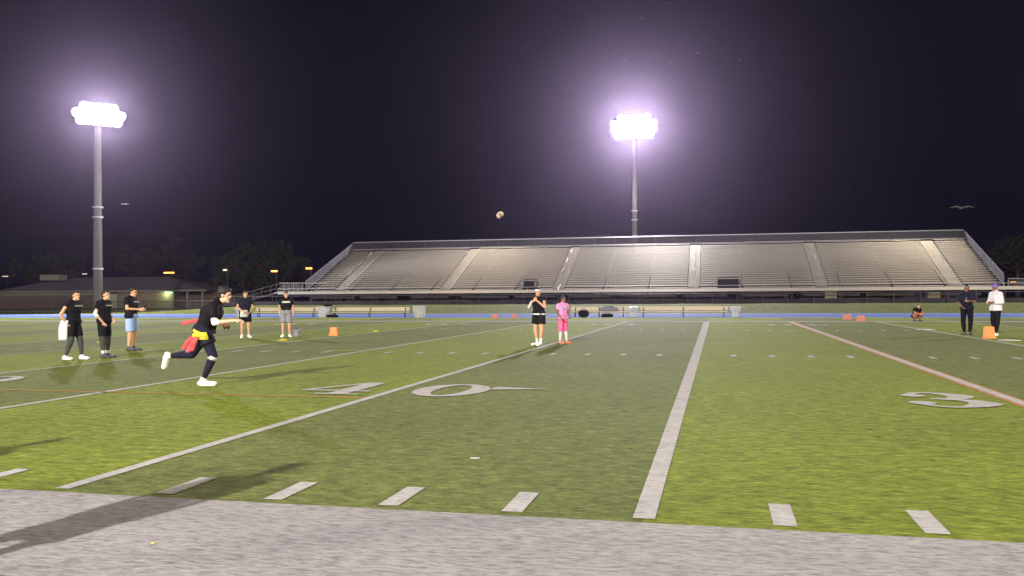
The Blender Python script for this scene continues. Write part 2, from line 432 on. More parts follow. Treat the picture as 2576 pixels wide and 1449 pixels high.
for k in range(NR):
    y = BY0+.6+k*dy*(BY1-BY0-.6)/(BY1-BY0); z = BZ0+.15+k*dz
    bm = bmesh.new()
    for a, b in cutsecs(z): sbox(bm, a, b, y+.30, y+.56, z+.352, z+.397)
    mesh_obj('seat_plank', bm, M_alu, st)
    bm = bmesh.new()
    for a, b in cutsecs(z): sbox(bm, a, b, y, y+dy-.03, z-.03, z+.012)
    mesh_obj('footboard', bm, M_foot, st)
    bm = bmesh.new()
    for a, b in cutsecs(z): sbox(bm, a, b, y+dy-.028, y+dy-.01, z+.03, z+.11)
    mesh_obj('riser', bm, M_alu, st)
for a in aisX:
    bm = bmesh.new()
    for k in range(1, NR*2+1):
        y = BY0+.6+k*dy/2*(BY1-BY0-.6)/(BY1-BY0); z = BZ0+.15+k*dz/2
        sbox(bm, a-.60, a+.60, y, y+.36, z-.055, z+.01)
    mesh_obj('aisle_steps', bm, M_alu, st)
    bm = bmesh.new()
    for k in (4, 9, 14):
        y = BY0+.6+k*dy; z = BZ0+.2+k*dz; scyl(bm, (a, y, z), (a, y, z+.85), .022); scyl(bm, (a, y, z+.85), (a, y+1.2, z+.85+.45), .022)
    mesh_obj('aisle_handrail', bm, M_railm, st)
# front walkway, fascia and front rail
bm = bmesh.new(); sbox(bm, BX0-3.5, BX1+9, BY0-1.0, BY0+.6, BZ0-.10, BZ0); mesh_obj('walkway', bm, M_alu, st)
bm = bmesh.new(); sbox(bm, BX0-3.0, BX1+9, BY0-1.06, BY0-1.0, BZ0-.22, BZ0+.10); mesh_obj('fascia', bm, M_alu, st)
bm = bmesh.new()
for z in (.30,): scyl(bm, (BX0-3, BY0-.95, BZ0+z+.08), (BX1+9, BY0-.95, BZ0+z+.08), .035)
x = BX0-3
while x < BX1+9: scyl(bm, (x, BY0-.95, BZ0), (x, BY0-.95, BZ0+.38), .022); x += 2.4
mesh_obj('front_rail', bm, M_railm, st)
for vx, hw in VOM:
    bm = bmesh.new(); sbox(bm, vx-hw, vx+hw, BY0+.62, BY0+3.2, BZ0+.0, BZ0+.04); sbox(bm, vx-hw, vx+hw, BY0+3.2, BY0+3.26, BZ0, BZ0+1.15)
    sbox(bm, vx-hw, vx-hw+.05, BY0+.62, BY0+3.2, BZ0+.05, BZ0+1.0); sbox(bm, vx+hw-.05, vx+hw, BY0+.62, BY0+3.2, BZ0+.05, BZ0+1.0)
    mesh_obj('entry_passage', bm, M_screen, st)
# back and end guard rails with dark mesh
bm = bmesh.new(); scyl(bm, (BX0, BY1+.3, BZ1+1.32), (BX1, BY1+.3, BZ1+1.30), .05)
mesh_obj('back_rail', bm, M_rail, st)
bm = bmesh.new(); scyl(bm, (BX0, BY1+.3, BZ1+.42), (BX1, BY1+.3, BZ1+.42), .04); mesh_obj('back_lower_rail', bm, M_rail, st)
M_mesh = mat('dark_chainlink', (.05, .048, .055), .8, var=.2, scale=.5); M_mesh.node_tree.nodes['Principled BSDF'].inputs['Alpha'].default_value = .5
bm = bmesh.new(); sbox(bm, BX0, BX1, BY1+.34, BY1+.36, BZ1+.1, BZ1+1.28); mesh_obj('back_mesh', bm, M_mesh, st)
x = BX0
while x < BX1+.1:
    bm = bmesh.new(); scyl(bm, (x, BY1+.3, BZ1-.2), (x, BY1+.3, BZ1+1.3), .03); mesh_obj('back_post', bm, M_steel_dark, st); x += 2.387
for sx, xe in ((-1, BX0-.1), (1, BX1+.1)):
    bm = bmesh.new()
    a = Vector((xe, BY0, BZ0)); b = Vector((xe, BY1+.3, BZ1))
    for h in (.25, 1.25): scyl(bm, a+Vector((0, 0, h)), b+Vector((0, 0, h)), .035)
    for k in range(12): p = a.lerp(b, k/11); scyl(bm, p-Vector((0, 0, .3)), p+Vector((0, 0, 1.25)), .03)
    mesh_obj('end_rail', bm, M_steel_dark, st)
    bm = bmesh.new()
    v = [bm.verts.new(p-ST) for p in (a+Vector((0, 0, .1)), b+Vector((0, 0, .1)), b+Vector((0, 0, 1.25)), a+Vector((0, 0, 1.25)))]
    f = bm.faces.new(v); r = bmesh.ops.extrude_face_region(bm, geom=[f])
    bmesh.ops.translate(bm, vec=(.02*sx, 0, 0), verts=[q for q in r['geom'] if isinstance(q, bmesh.types.BMVert)])
    mesh_obj('end_mesh', bm, M_mesh, st)
# understructure: posts, raking beams, braces, ties
bm = bmesh.new(); x = BX0+.3
while x < BX1:
    for k in range(4):
        y = BY0+.3+k*4.1; z = BZ0+(y-BY0)*(BZ1-BZ0)/13-.4
        scyl(bm, (x, y, .4), (x, y, z), .08, 6)
    scyl(bm, (x, BY0-.6, BZ0-.35), (x, BY1, BZ1-.45), .09, 6)
    scyl(bm, (x, BY0+.3, .7), (x, BY0+4.4, 2.9), .04, 6)
    x += 4.75
for y, z in ((BY0+4.4, 1.9), (BY0+8.5, 2.3)): sbox(bm, BX0, BX1, y, y+.12, z, z+.16)
mesh_obj('support_frame', bm, M_steel_dark, st)
for k in range(12):
    bm = bmesh.new(); xa = BX0+.5+k*5.9; sbox(bm, xa, xa+(4.4 if k % 3 else 5.3), BY0+.2, BY0+.3, 1.38, 1.64); mesh_obj('tie_beam', bm, M_screen2, st)
# end landings with light rails
for sx, x0, x1 in ((-1, -47.6, BX0-.2), (1, BX1+.3, 36)):
    bm = bmesh.new(); sbox(bm, x0, x1, BY0-.9, BY0+2.5, BZ0-.12, BZ0-.01) if sx < 0 else sbox(bm, x0, x1, BY0+.65, BY0+2.5, BZ0-.12, BZ0-.01)
    mesh_obj('end_landing', bm, M_steel_dark, st)
    bm = bmesh.new()
    scyl(bm, (x0, BY0-.5, 3.2 if sx < 0 else 2.95), (x1+(3 if sx < 0 else 0), BY0-.5, 3.16 if sx < 0 else 2.85), .04)
    for k in range(6): xk = x0+(x1-x0)*k/5; scyl(bm, (xk, BY0-.5, BZ0), (xk, BY0-.5, 3.1 if sx < 0 else 2.85), .025)
    mesh_obj('landing_rail', bm, M_railm, st)
    bm = bmesh.new(); sbox(bm, x0, x1, BY0-.46, BY0-.44, BZ0+.15, 3.05 if sx < 0 else 2.8); mesh_obj('landing_mesh', bm, M_mesh, st)
# sloping ramp at the left end
bm = bmesh.new()
for h in (.1, .55, 1.0):
    scyl(bm, (-47.6, BY0-.5, 2.15+h), (-54.5, BY0-.5, .55+h), .03)
for k in range(7): p = Vector((-47.6, BY0-.5, 2.15)).lerp(Vector((-54.5, BY0-.5, .55)), k/6); scyl(bm, p, p+Vector((0, 0, 1.0)), .025)
mesh_obj('ramp_rail', bm, M_steel_dark, st)
bm = bmesh.new(); v = [bm.verts.new(Vector(p)-ST) for p in ((-47.6, BY0-.9, 2.05), (-54.5, BY0-.9, .5), (-54.5, BY0+.7, .5), (-47.6, BY0+.7, 2.05))]
f = bm.faces.new(v); r = bmesh.ops.extrude_face_region(bm, geom=[f]); bmesh.ops.translate(bm, vec=(0, 0, .08), verts=[q for q in r['geom'] if isinstance(q, bmesh.types.BMVert)])
mesh_obj('ramp', bm, M_steel_dark, st)

# dark screened fence before the under-stand and a low wall behind it
fe = empty('screened_fence', (-9, 83.2, .66)); tag(fe, 'long low dark screened fence along the foot of the bleachers', 'fence')
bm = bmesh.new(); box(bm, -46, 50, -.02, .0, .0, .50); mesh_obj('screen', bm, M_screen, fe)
for k in range(41):
    bm = bmesh.new(); x = -46+k*2.4; cyl(bm, (x, -.06, -.2), (x, -.06, 1.06), .03, .03, 8); mesh_obj('post', bm, M_steel_dark, fe)
bm = bmesh.new(); cyl(bm, (-46, -.06, 1.06), (50, -.06, 1.06), .03, .03, 8); mesh_obj('top_rail', bm, M_steel_dark, fe)
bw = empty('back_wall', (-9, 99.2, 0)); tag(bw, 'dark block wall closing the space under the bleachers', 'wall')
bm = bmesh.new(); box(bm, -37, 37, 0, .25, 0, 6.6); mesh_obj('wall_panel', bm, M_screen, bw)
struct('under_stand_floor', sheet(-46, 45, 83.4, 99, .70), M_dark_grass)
# low brick concession units under the stand
for i, (x, wd, lab) in enumerate(((-30, 7, 'low dull brick booth under the left part of the bleachers'), (-8, 9, 'low dull brick booth under the middle of the bleachers'), (13, 8, 'low dull brick booth under the right part of the bleachers'))):
    b = empty('booth', (x, 88.5, .7)); tag(b, lab, 'booth', 'booths under the bleachers')
    bm = bmesh.new(); box(bm, -wd/2, wd/2, 0, 2.5, 0, 1.75); mesh_obj('wall', bm, M_brick, b)
    bm = bmesh.new(); box(bm, -wd/2+.4, wd/2-.4, -.08, -.01, .85, 1.02); mesh_obj('counter', bm, M_trim, b)
for i, (px, py, m, lab) in enumerate(((2350, 743, M_tan, 'small pale notice board under the right end of the bleachers'), (2090, 742, M_tan, 'small tan sign hanging under the bleachers above the right booth'))):
    p = V(px, py, 84.6); b = empty('notice_board', p); tag(b, lab, 'sign')
    bm = bmesh.new(); box(bm, -.55, .55, 0, .05, -.3, .3); mesh_obj('panel', bm, m, b)
    bm = bmesh.new(); box(bm, -.6, .6, -.03, -.002, -.34, -.28); box(bm, -.6, .6, -.03, -.002, .28, .34); mesh_obj('frame', bm, M_trim, b)

# ------------------------------------------------------------------ brick building, fence on the left
bl = empty('brick_building', (-91, 110, 0)); tag(bl, 'low brown brick building with a grey hipped roof on the left', 'building')
BW0, BW1 = -109.5+91, -73.5+91
bm = bmesh.new(); box(bm, BW0, 0.0, 0, 14, 0, 2.75); mesh_obj('brick_wall', bm, M_brick, bl)
bm = bmesh.new(); box(bm, 2.9, 12.2, 0, 14, 0, 2.75); mesh_obj('tan_wall', bm, M_tan, bl)
bm = bmesh.new(); box(bm, 12.2, BW1, 3.0, 14, 0, 2.75); mesh_obj('porch_wall', bm, M_brick, bl)
bm = bmesh.new(); box(bm, 0.0, 2.9, .25, 14, 0, 2.75); mesh_obj('entry_wall', bm, M_brick, bl)
bm = bmesh.new(); box(bm, BW0, 0.0, -.05, -.003, 2.15, 2.45); mesh_obj('lintel_band', bm, M_trim, bl)
d = mesh_obj('door', (lambda b: (box(b, .9, 2.5, .12, .25, 0, 2.3), b)[1])(bmesh.new()), M_door, bl)
bm = bmesh.new(); box(bm, 2.2, 2.28, .05, .11, 1.0, 1.15); mesh_obj('handle', bm, M_rail, d)
for xk in (12.4, 14.7, 17.2):
    bm = bmesh.new(); box(bm, xk, xk+.22, -.3, -.08, 0, 2.75); mesh_obj('porch_post', bm, M_trim, bl)
bm = bmesh.new()
e0, e1, f0, f1 = BW0-.8, BW1+.9, -.8, 14.8; zr, ze = 5.05, 2.78
P8 = [bm.verts.new(p) for p in ((e0, f0, ze), (e1, f0, ze), (e1, f1, ze), (e0, f1, ze), (-103.7+91, 7, zr), (-84.8+91, 7, zr))]
for q in ((0, 1, 5, 4), (1, 2, 5), (2, 3, 4, 5), (3, 0, 4), (3, 2, 1, 0)): bm.faces.new([P8[i] for i in q])
roof = mesh_obj('roof', bm, M_roof, bl)
bm = bmesh.new(); box(bm, e0, e1, f0-.03, f0-.002, ze-.18, ze+.04); mesh_obj('fascia', bm, M_trim, roof)
bm = bmesh.new(); box(bm, -104.6+91, -101.1+91, 2.6, 4.6, 4.55, 5.45, bev=.05); mesh_obj('rooftop_unit', bm, M_trim, roof)
lm = mesh_obj('wall_lamp', (lambda b: (box(b, 11.2, 12.15, -.28, -.02, 2.42, 2.52), b)[1])(bmesh.new()), mat('lit_green_lamp', (.6, .8, .6), .4, var=0, emit=((.45, 1, .55), 3.5)), bl)
pl = bpy.data.lights.new('wall_lamp_glow', 'POINT'); pl.energy = 110; pl.color = (.75, 1, .45); pl.shadow_soft_size = .1
lo = bpy.data.objects.new('wall_lamp_glow', pl); link(lo, lm); lo.location = (11.2, -.6, 2.25)
ob = empty('annex_building', (-117, 106, 0)); tag(ob, 'small pale building cut off by the left edge, its corner lit greenish', 'building')
bm = bmesh.new(); box(bm, -7, 6.5, 0, 8, 0, 2.75); mesh_obj('wall', bm, M_tan, ob)
bm = bmesh.new(); box(bm, -7.5, 6.9, -.5, 8.5, 2.76, 3.0); mesh_obj('roof', bm, M_roof, ob)
lm = mesh_obj('wall_lamp', (lambda b: (box(b, 4.6, 5.2, -.2, -.02, 2.4, 2.5), b)[1])(bmesh.new()), mat('lit_pale_lamp', (.7, .8, .6), .4, var=0, emit=((.7, 1, .5), 3)), ob)
pl = bpy.data.lights.new('wall_lamp_glow', 'POINT'); pl.energy = 160; pl.color = (.75, 1, .5); pl.shadow_soft_size = .1
lo = bpy.data.objects.new('wall_lamp_glow', pl); link(lo, lm); lo.location = (4.9, -.5, 2.25)

fl = empty('chainlink_fence', (-80, 80, .1)); tag(fl, 'black chain-link fence in front of the brick building', 'fence')
bm = bmesh.new(); cyl(bm, (-30, 0, 1.15), (27, 0, 1.15), .035, .035, 8); mesh_obj('top_rail', bm, M_steel_dark, fl)
for k in range(20):
    bm = bmesh.new(); x = -30+k*3; cyl(bm, (x, 0, -.2), (x, 0, 1.15), .035, .035, 8); mesh_obj('post', bm, M_steel_dark, fl)
M_cl = mat('black_chainlink', (.03, .03, .03), .8, var=.2); M_cl.node_tree.nodes['Principled BSDF'].inputs['Alpha'].default_value = .12
bm = bmesh.new(); box(bm, -30, 27, .045, .05, .0, 1.1); mesh_obj('mesh_panel', bm, M_cl, fl)
bm = bmesh.new(); cyl(bm, (-30, 0, .08), (27, 0, .08), .02, .02, 8); mesh_obj('bottom_rail', bm, M_rail, fl)
# ------------------------------------------------------------------ distant street lamps
for i, (px, py, wd, warm, lab) in enumerate(((13, 695, 1.6, 0, 'distant pale street light at the far left edge'), (213, 689, 1.2, 1, 'distant dim street light just left of the tall floodlight pole'),
        (425, 686, 2.6, 2, 'bright double orange street light above the right end of the hipped roof'), (566, 679, 1.0, 1, 'faint distant street light left of the dark trees'),
        (690, 682, 1.5, 2, 'orange street light in front of the dark trees'), (777, 675, 1.5, 2, 'red-orange street light beside the left end of the bleachers'), (2556, 709, 1.8, 2, 'pale orange street light past the right end of the bleachers'))):
    YL = 200 if px < 300 or px > 2000 else (122 if px == 425 else 108); wd *= YL/200*1.25; p = V(px, py, YL); s = empty('street_lamp', (p.x, YL, 0)); tag(s, lab, 'street lamp', 'distant street lamps')
    bm = bmesh.new(); cyl(bm, (0, .6, 0), (0, .6, p.z+.3), .10, .06, 8); mesh_obj('pole', bm, M_steel_dark, s)
    bm = bmesh.new(); cyl(bm, (0, .6, p.z+.25), (0, 0, p.z+.2), .04, .04, 8); box(bm, -wd/2, wd/2, -.15, .15, p.z+.1, p.z+.2); mesh_obj('arm', bm, M_steel_dark, s)
    bm = bmesh.new(); box(bm, -wd/2+.05, wd/2-.05, -.14, .14, p.z-.12, p.z+.099, bev=.04)
    mesh_obj('lamp', bm, M_sodium if warm == 2 else M_whitelamp, s)

# ------------------------------------------------------------------ trees
def tree(name, x, y, h, wdt, label, seed, leafsz=.42, nleaf=2600, trunk_r=.35, palm=False):
    rnd = random.Random(seed); t = empty(name, (x, y, 0)); tag(t, label, 'tree', 'dark trees beyond the field')
    bm = bmesh.new(); top = h*.62
    cyl(bm, (0, 0, -.2), (0, 0, top), trunk_r, trunk_r*.45, 9); ends = []
    for k in range(9):
        q = rnd.uniform(0, 6.28); z0 = top*rnd.uniform(.35, .98); L = wdt*rnd.uniform(.25, .5)
        e = (math.cos(q)*L, math.sin(q)*L, z0+L*rnd.uniform(.4, .9)); cyl(bm, (0, 0, z0), e, trunk_r*.35, trunk_r*.12, 7); ends.append(Vector(e))
    mesh_obj('trunk', bm, M_bark, t, True)
    cl = []
    for e in ends+[Vector((0, 0, h*.8))]:
        for _ in range(3): cl.append((e+Vector((rnd.gauss(0, wdt*.1), rnd.gauss(0, wdt*.1), rnd.gauss(.3, h*.05))), rnd.uniform(.10, .19)*wdt))
    bm = bmesh.new()
    for _ in range(nleaf):
        c, r = rnd.choice(cl); d = Vector((rnd.gauss(0, 1), rnd.gauss(0, 1), rnd.gauss(0, .75))).normalized()*r*rnd.uniform(.35, 1.1)
        p = c+d; a = Vector((rnd.gauss(0, 1), rnd.gauss(0, 1), rnd.gauss(0, 1))).normalized(); b = a.orthogonal().normalized(); s = leafsz*rnd.uniform(.5, 1.1)
        vs = [bm.verts.new(p+a*s*u+b*s*.6*v) for u, v in ((-1, 0), (0, -1), (1, 0), (0, 1))]; bm.faces.new(vs)
    mesh_obj('crown', bm, M_leaf, t)
for i, (px, Y, top, wd, lab) in enumerate(((612, 128, 592, 8, 'tall faint tree left of the bleachers, right of the hipped roof'), (668, 134, 586, 9, 'tallest faint tree left of the bleachers'),
        (640, 118, 672, 9, 'low round tree beneath the two tall ones'), (735, 136, 632, 7, 'slim faint tree closest to the left end of the bleachers'),
        (355, 150, 612, 9, 'faint tree behind the ridge of the hipped roof'), (440, 155, 590, 8, 'faint tall tree behind the right hip of the roof'), (845, 124, 690, 5, 'low bush-like tree behind the left end rail of the bleachers'),
        (120, 150, 640, 12, 'broad dark tree behind the rooftop unit'), (2560, 125, 600, 9, 'faint tree past the right end of the bleachers'))):
    p = V(px, top, Y); tree('tree', p.x, Y, p.z, wd, lab, 20+i, nleaf=2200)

# ------------------------------------------------------------------ benches, coolers, markers
def bench(x0, x1, y, lab, z=0.):
    b = empty('team_bench', ((x0+x1)/2, y, z)); tag(b, lab, 'bench', 'cream team benches on the far side of the field'); h = (x1-x0)/2
    bm = bmesh.new(); box(bm, -h, h, .28, .33, .48, .76, bev=.01); mesh_obj('backrest', bm, M_cream, b)
    bm = bmesh.new(); box(bm, -h, h, -.10, .20, .36, .41, bev=.01); mesh_obj('seat', bm, M_cream, b)
    n = max(3, int(h*2/2.2))
    for k in range(n):
        x = -h+.3+(2*h-.6)*k/(n-1); bm = bmesh.new(); box(bm, x-.03, x+.03, -.05, .0, 0, .358); box(bm, x-.03, x+.03, .22, .278, 0, .72); box(bm, x-.03, x+.03, .002, .218, .30, .35)
        mesh_obj('leg', bm, M_steel_dark, b)
BYN = 57.2
for a, b_, lab in ((640, 796, 'cream bench behind the player in grey shorts'), (832, 1027, 'cream bench between the tipped white cooler and the dull bin'),
                   (1436, 1578, 'cream bench with a grey bag lying on it'), (1608, 1832, 'longest cream bench, between two white coolers')):
    bench(V(a, 790, BYN).x, V(b_, 790, BYN).x, BYN, lab)
def cooler(px, y, lab, tipped=False):
    x = V(px, 790, y).x; c = empty('drink_cooler', (x, y, 0)); tag(c, lab, 'cooler', 'white drink coolers by the benches')
    bm = bmesh.new(); cap(bm, (0, 0, 0), (0, 0, .40), .24, .27, True, True, 20); mesh_obj('stool', bm, M_cooler, c, False)
    bm = bmesh.new(); cap(bm, (0, 0, .402), (0, 0, .70), .36, .41, True, True, 20); mesh_obj('tank', bm, M_cooler, c, False)
    bm = bmesh.new(); cap(bm, (0, 0, .702), (0, 0, .76), .43, .40, True, True, 20); mesh_obj('lid', bm, M_cooler, c, False)
    bm = bmesh.new(); cyl(bm, (0, -.40, .48), (0, -.46, .48), .03, .03, 8); mesh_obj('tap', bm, M_dshoe, c)
cooler(1592, 56.8, 'white drink cooler between the bag bench and the longest bench')
cooler(1850, 56.8, 'white drink cooler at the right end of the longest bench')
cooler(603, 57.0, 'white drink cooler behind the player beside the runner')
x = V(814, 790, 56.6).x; c = empty('ice_chest', (x, 56.6, 0)); tag(c, 'white upright ice chest with a dark bag leaning on it', 'cooler')
bm = bmesh.new(); cap(bm, (0, 0, .0), (.0, 0, .78), .38, .52, True, True, 4); mesh_obj('box', bm, M_cooler, c)
bm = bmesh.new(); box(bm, -.42, .42, -.42, .42, .785, .84, bev=.02); mesh_obj('lid', bm, M_cooler, c)
x = V(1055, 790, 56.7).x; c = empty('bin', (x, 56.7, 0)); tag(c, 'dull grey-green ribbed bin right of the second bench', 'bin')
bm = bmesh.new(); revolve(bm, (0, 0, 0), (0, 0, 1), [(0, .42), (.25, .44), (.27, .46), (.30, .445), (.55, .47), (.57, .49), (.60, .475), (.80, .50)], 24); mesh_obj('barrel', bm, M_bin, c, False)
bm = bmesh.new(); revolve(bm, (0, 0, .79), (0, 0, 1), [(.012, .52), (.06, .53), (.08, .48)], 24); mesh_obj('rim', bm, M_cooler, c)

def bag(name, p, sx, sy, sz, m, lab, cat='bag'):
    b = empty(name, p); tag(b, lab, cat)
    bm = bmesh.new(); cap(bm, (-sx/2+sz*.45, 0, sz*.5), (sx/2-sz*.45, 0, sz*.5), sz*.5, sz*.5)
    for v in bm.verts: v.co.y *= sy/sz
    fused('bag_body', bm, m, b, .03, 2, .0)
    bm = bmesh.new(); pts = [Vector((sx*.28*math.cos(q), 0, sz*.85+sz*.35*math.sin(q))) for q in [math.pi*k/8 for k in range(9)]]
    for a, d in zip(pts, pts[1:]): cyl(bm, a, d, .018, .018, 6)
    mesh_obj('handle', bm, M_black, b)
bag('duffel_bag', Vector((V(1532, 785, BYN).x, BYN+.02, .415)), 1.35, .3, .32, M_grey, 'grey duffel bag lying on the bench left of the white cooler')
bag('backpack', Vector((V(1468, 790, 56.3).x, 56.3, 0)), .75, .4, .55, M_black, 'black backpack on the ground in front of the bag bench')
bag('sports_bag', Vector((V(1527, 790, 56.4).x, 56.4, 0)), .85, .35, .26, M_black, 'low black sports bag on the ground below the grey duffel bag')
bag('dark_bag', Vector((V(836, 790, 56.2).x, 56.2, 0)), .9, .35, .22, M_black, 'flat dark bag at the foot of the tipped white ice chest')
bag('hung_bag', Vector((V(834, 775, 56.6).x-.3, 56.6, .842)), .7, .3, .2, M_black, 'small dark bag lying on top of the white ice chest')

def marker(p, wd, h, m, lab):
    c = empty('sideline_marker', p); tag(c, lab, 'marker', 'orange corner markers on the field')
    bm = bmesh.new(); box(bm, -wd/2-.03, wd/2+.03, -wd*.35, wd*.35, 0, .035, bev=.008); mesh_obj('base', bm, m, c)
    bm = bmesh.new(); r = bmesh.ops.create_cone(bm, cap_ends=True, segments=4, radius1=wd*.68, radius2=wd*.58, depth=h-.036)
    bmesh.ops.rotate(bm, cent=(0, 0, 0), matrix=Matrix.Rotation(math.pi/4, 3, 'Z'), verts=bm.verts)
    bmesh.ops.translate(bm, vec=(0, 0, .036+(h-.036)/2), verts=bm.verts)
    for v in bm.verts: v.co.y *= .5
    bmesh.ops.bevel(bm, geom=list(bm.edges), offset=.015, segments=2, affect='EDGES'); mesh_obj('body', bm, m, c)
marker(G(840, 844), .34, .33, M_conewarm, 'orange marker on the yard line right of the player in grey shorts')
marker(G(2488, 851), .36, .40, M_conewarm, 'tall orange marker at the feet of the person in the white jacket')
marker(G(1245, 802.5), .46, .33, M_conered, 'red-orange marker, left of the pair by the far sideline mid field')
marker(G(1293, 800.5), .42, .28, M_conered, 'red-orange marker, right of the pair by the far sideline mid field')
marker(G(2132, 804.5), .50, .34, M_conered, 'red-orange marker, left of the pair near the squatting person')
marker(G(2166, 808.5), .46, .34, M_conered, 'red-orange marker, right of the pair near the squatting person')
def puck(p, m, lab, s=.2, name='disc_cone'):
    c = empty(name, p); tag(c, lab, 'marker'); c.scale = (1, 1, .25 if name == 'flat_disc' else .8)
    bm = bmesh.new(); revolve(bm, (0, 0, 0), (0, 0, 1), [(0, s), (.015, s), (.07, s*.45), (.075, s*.4)], 20); o = mesh_obj('dome', bm, m, c)
    bm = bmesh.new(); revolve(bm, (0, 0, 0), (0, 0, 1), [(.0755, s*.42), (.085, s*.40)], 20); mesh_obj('rim', bm, m, c)
puck(G(712, 857), M_yel, 'yellow disc cone on the yard line below the player in grey shorts', .19)
puck(G(945, 834), M_yel, 'small yellow disc cone on the yard line right of the orange marker', .15)
puck(G(258, 862.), M_yel, 'yellow disc cone on the turf behind the two left players', .2)
puck(G(2325+3, 829), mat('pale_disc', (.6, .62, .58), .5), 'pale flat disc on the turf below the squatting person', .38, 'flat_disc')
puck(G(2540, 856), mat('pale_disc2', (.6, .62, .58), .5), 'pale flat disc on the yard line right of the white jacket person', .36, 'flat_disc')
p = G(746, 847); c = empty('water_jug', p); tag(c, 'dark grey water jug standing right of the player in grey shorts', 'jug')
bm = bmesh.new(); revolve(bm, (0, 0, 0), (0, 0, 1), [(0, .13), (.02, .15), (.24, .15), (.30, .09)], 18); mesh_obj('body', bm, M_grey, c, False)
bm = bmesh.new(); revolve(bm, (0, 0, .3), (0, 0, 1), [(.002, .06), (.05, .06)], 14); mesh_obj('cap', bm, M_dshoe, c)
p = G(1195, 1155); bm = bmesh.new(); box(bm, -.045, .045, -.012, .012, .006, .016, bev=.003); o = mesh_obj('paper_scrap', bm, mat('paper', (.34, .33, .32), .8)); o.location = p; o.rotation_euler = (0, 0, .2); tag(o, 'small white scrap on the dull green turf mid foreground', 'litter')
p = G(582/2378*1280*0+385, 1370); bm = bmesh.new(); box(bm, -.013, .013, -.007, .007, .006, .012, bev=.002); o = mesh_obj('leaf_scrap', bm, M_yel); o.location = p; tag(o, 'tiny yellow scrap on the white border in the foreground', 'litter')

# football in the air
fb = empty('football', V(1258, 541, 17)); tag(fb, 'brown football with white stripes flying above the field', 'football')
bm = bmesh.new(); pr = []
for k in range(17): u = -1+2*k/16; pr.append((.145*(u+1), .086*max(0, 1-abs(u)**1.9)**.9))
revolve(bm, (-.145, 0, 0), (1, 0, 0), pr, 20); mesh_obj('leather', bm, M_ball, fb, True)
for s in (-1, 1):
    bm = bmesh.new(); revolve(bm, (s*.075, 0, 0), (s*.075+.03, 0, 0), [(-.012, .071), (-.010, .0755), (.010, .0755), (.012, .071)], 20); mesh_obj('stripe', bm, M_wshoe, fb)
bm = bmesh.new(); box(bm, -.05, .05, -.012, .012, .084, .092)
for k in range(5): box(bm, -.045+k*.02, -.037+k*.02, -.025, .025, .0925, .096)
mesh_obj('laces', bm, M_wshoe, fb)
fb.rotation_euler = (.5, -.65, .35); fb.scale = (.9, .9, .9)
def bird(p, s, lab, dim, rz):
    b = empty('bird', p, rz); tag(b, lab, 'bird', 'birds gliding over the field'); m = dim
    bm = bmesh.new(); cap(bm, (-.16, 0, 0), (.14, 0, 0), .05, .045); cap(bm, (.14, 0, 0), (.21, 0, .02), .04, .035)
    cap(bm, (.24, 0, .02), (.29, 0, .01), .016, .006); cap(bm, (-.18, 0, 0), (-.32, 0, 0), .035, .03)
    for sg in (-1, 1):
        pts = [(.05, 0, .02, .05), (.07, .30*sg, .10, .045), (-.02, .62*sg, .03, .02)]
        for a, d in zip(pts, pts[1:]): cap(bm, a[:3], d[:3], a[3], d[3])
    fused('body', bm, m, b, .02, 2)
    for sg in (-1, 1):
        bm = bmesh.new(); v = [(.09, 0, .03), (.10, .30*sg, .105), (-.01, .66*sg, .03), (-.10, .40*sg, .07), (-.12, 0, .02)]
        A = [bm.verts.new(q) for q in v]; f = bm.faces.new(A); r = bmesh.ops.extrude_face_region(bm, geom=[f]); bmesh.ops.translate(bm, vec=(0, 0, .015), verts=[q for q in r['geom'] if isinstance(q, bmesh.types.BMVert)])
        mesh_obj('wing', bm, m, b)
    b.scale = (s, s, s)
M_bird = mat('grey_feather', (.05, .05, .055), .8, var=.2)
bird(V(2420, 524, 38), .85, 'dim grey bird gliding in the dark sky above the right end of the bleachers', M_bird, R(-85))
bird(V(314, 514, 34), .38, 'tiny pale bird in the dark sky right of the left floodlight pole', M_wcloth, R(-85))

# insects swarming in the floodlight
rnd = random.Random(5); bm = bmesh.new()
for _ in range(220):
    px = rnd.gauss(1600, 210) if rnd.random() < .72 else rnd.gauss(280, 190); py = rnd.gauss(320, 170)
    p = V(px, py, rnd.uniform(4, 26)); s = rnd.uniform(.004, .011)
    q = rnd.uniform(-.25, .25); d = Vector((math.cos(q), rnd.uniform(-.3, .3), math.sin(q)*.6)).normalized()
    revolve(bm, p-d*s*1.2, p+d, [(0, 0), (s*.6, s*.26), (s*1.8, s*.30), (s*2.4, 0)], 5)
o = mesh_obj('insect_swarm', bm, mat('insect_wing', (.13, .13, .14), .5)); tag(o, 'swarm of tiny flying insects lit up around the floodlights', 'insects', kind='stuff')

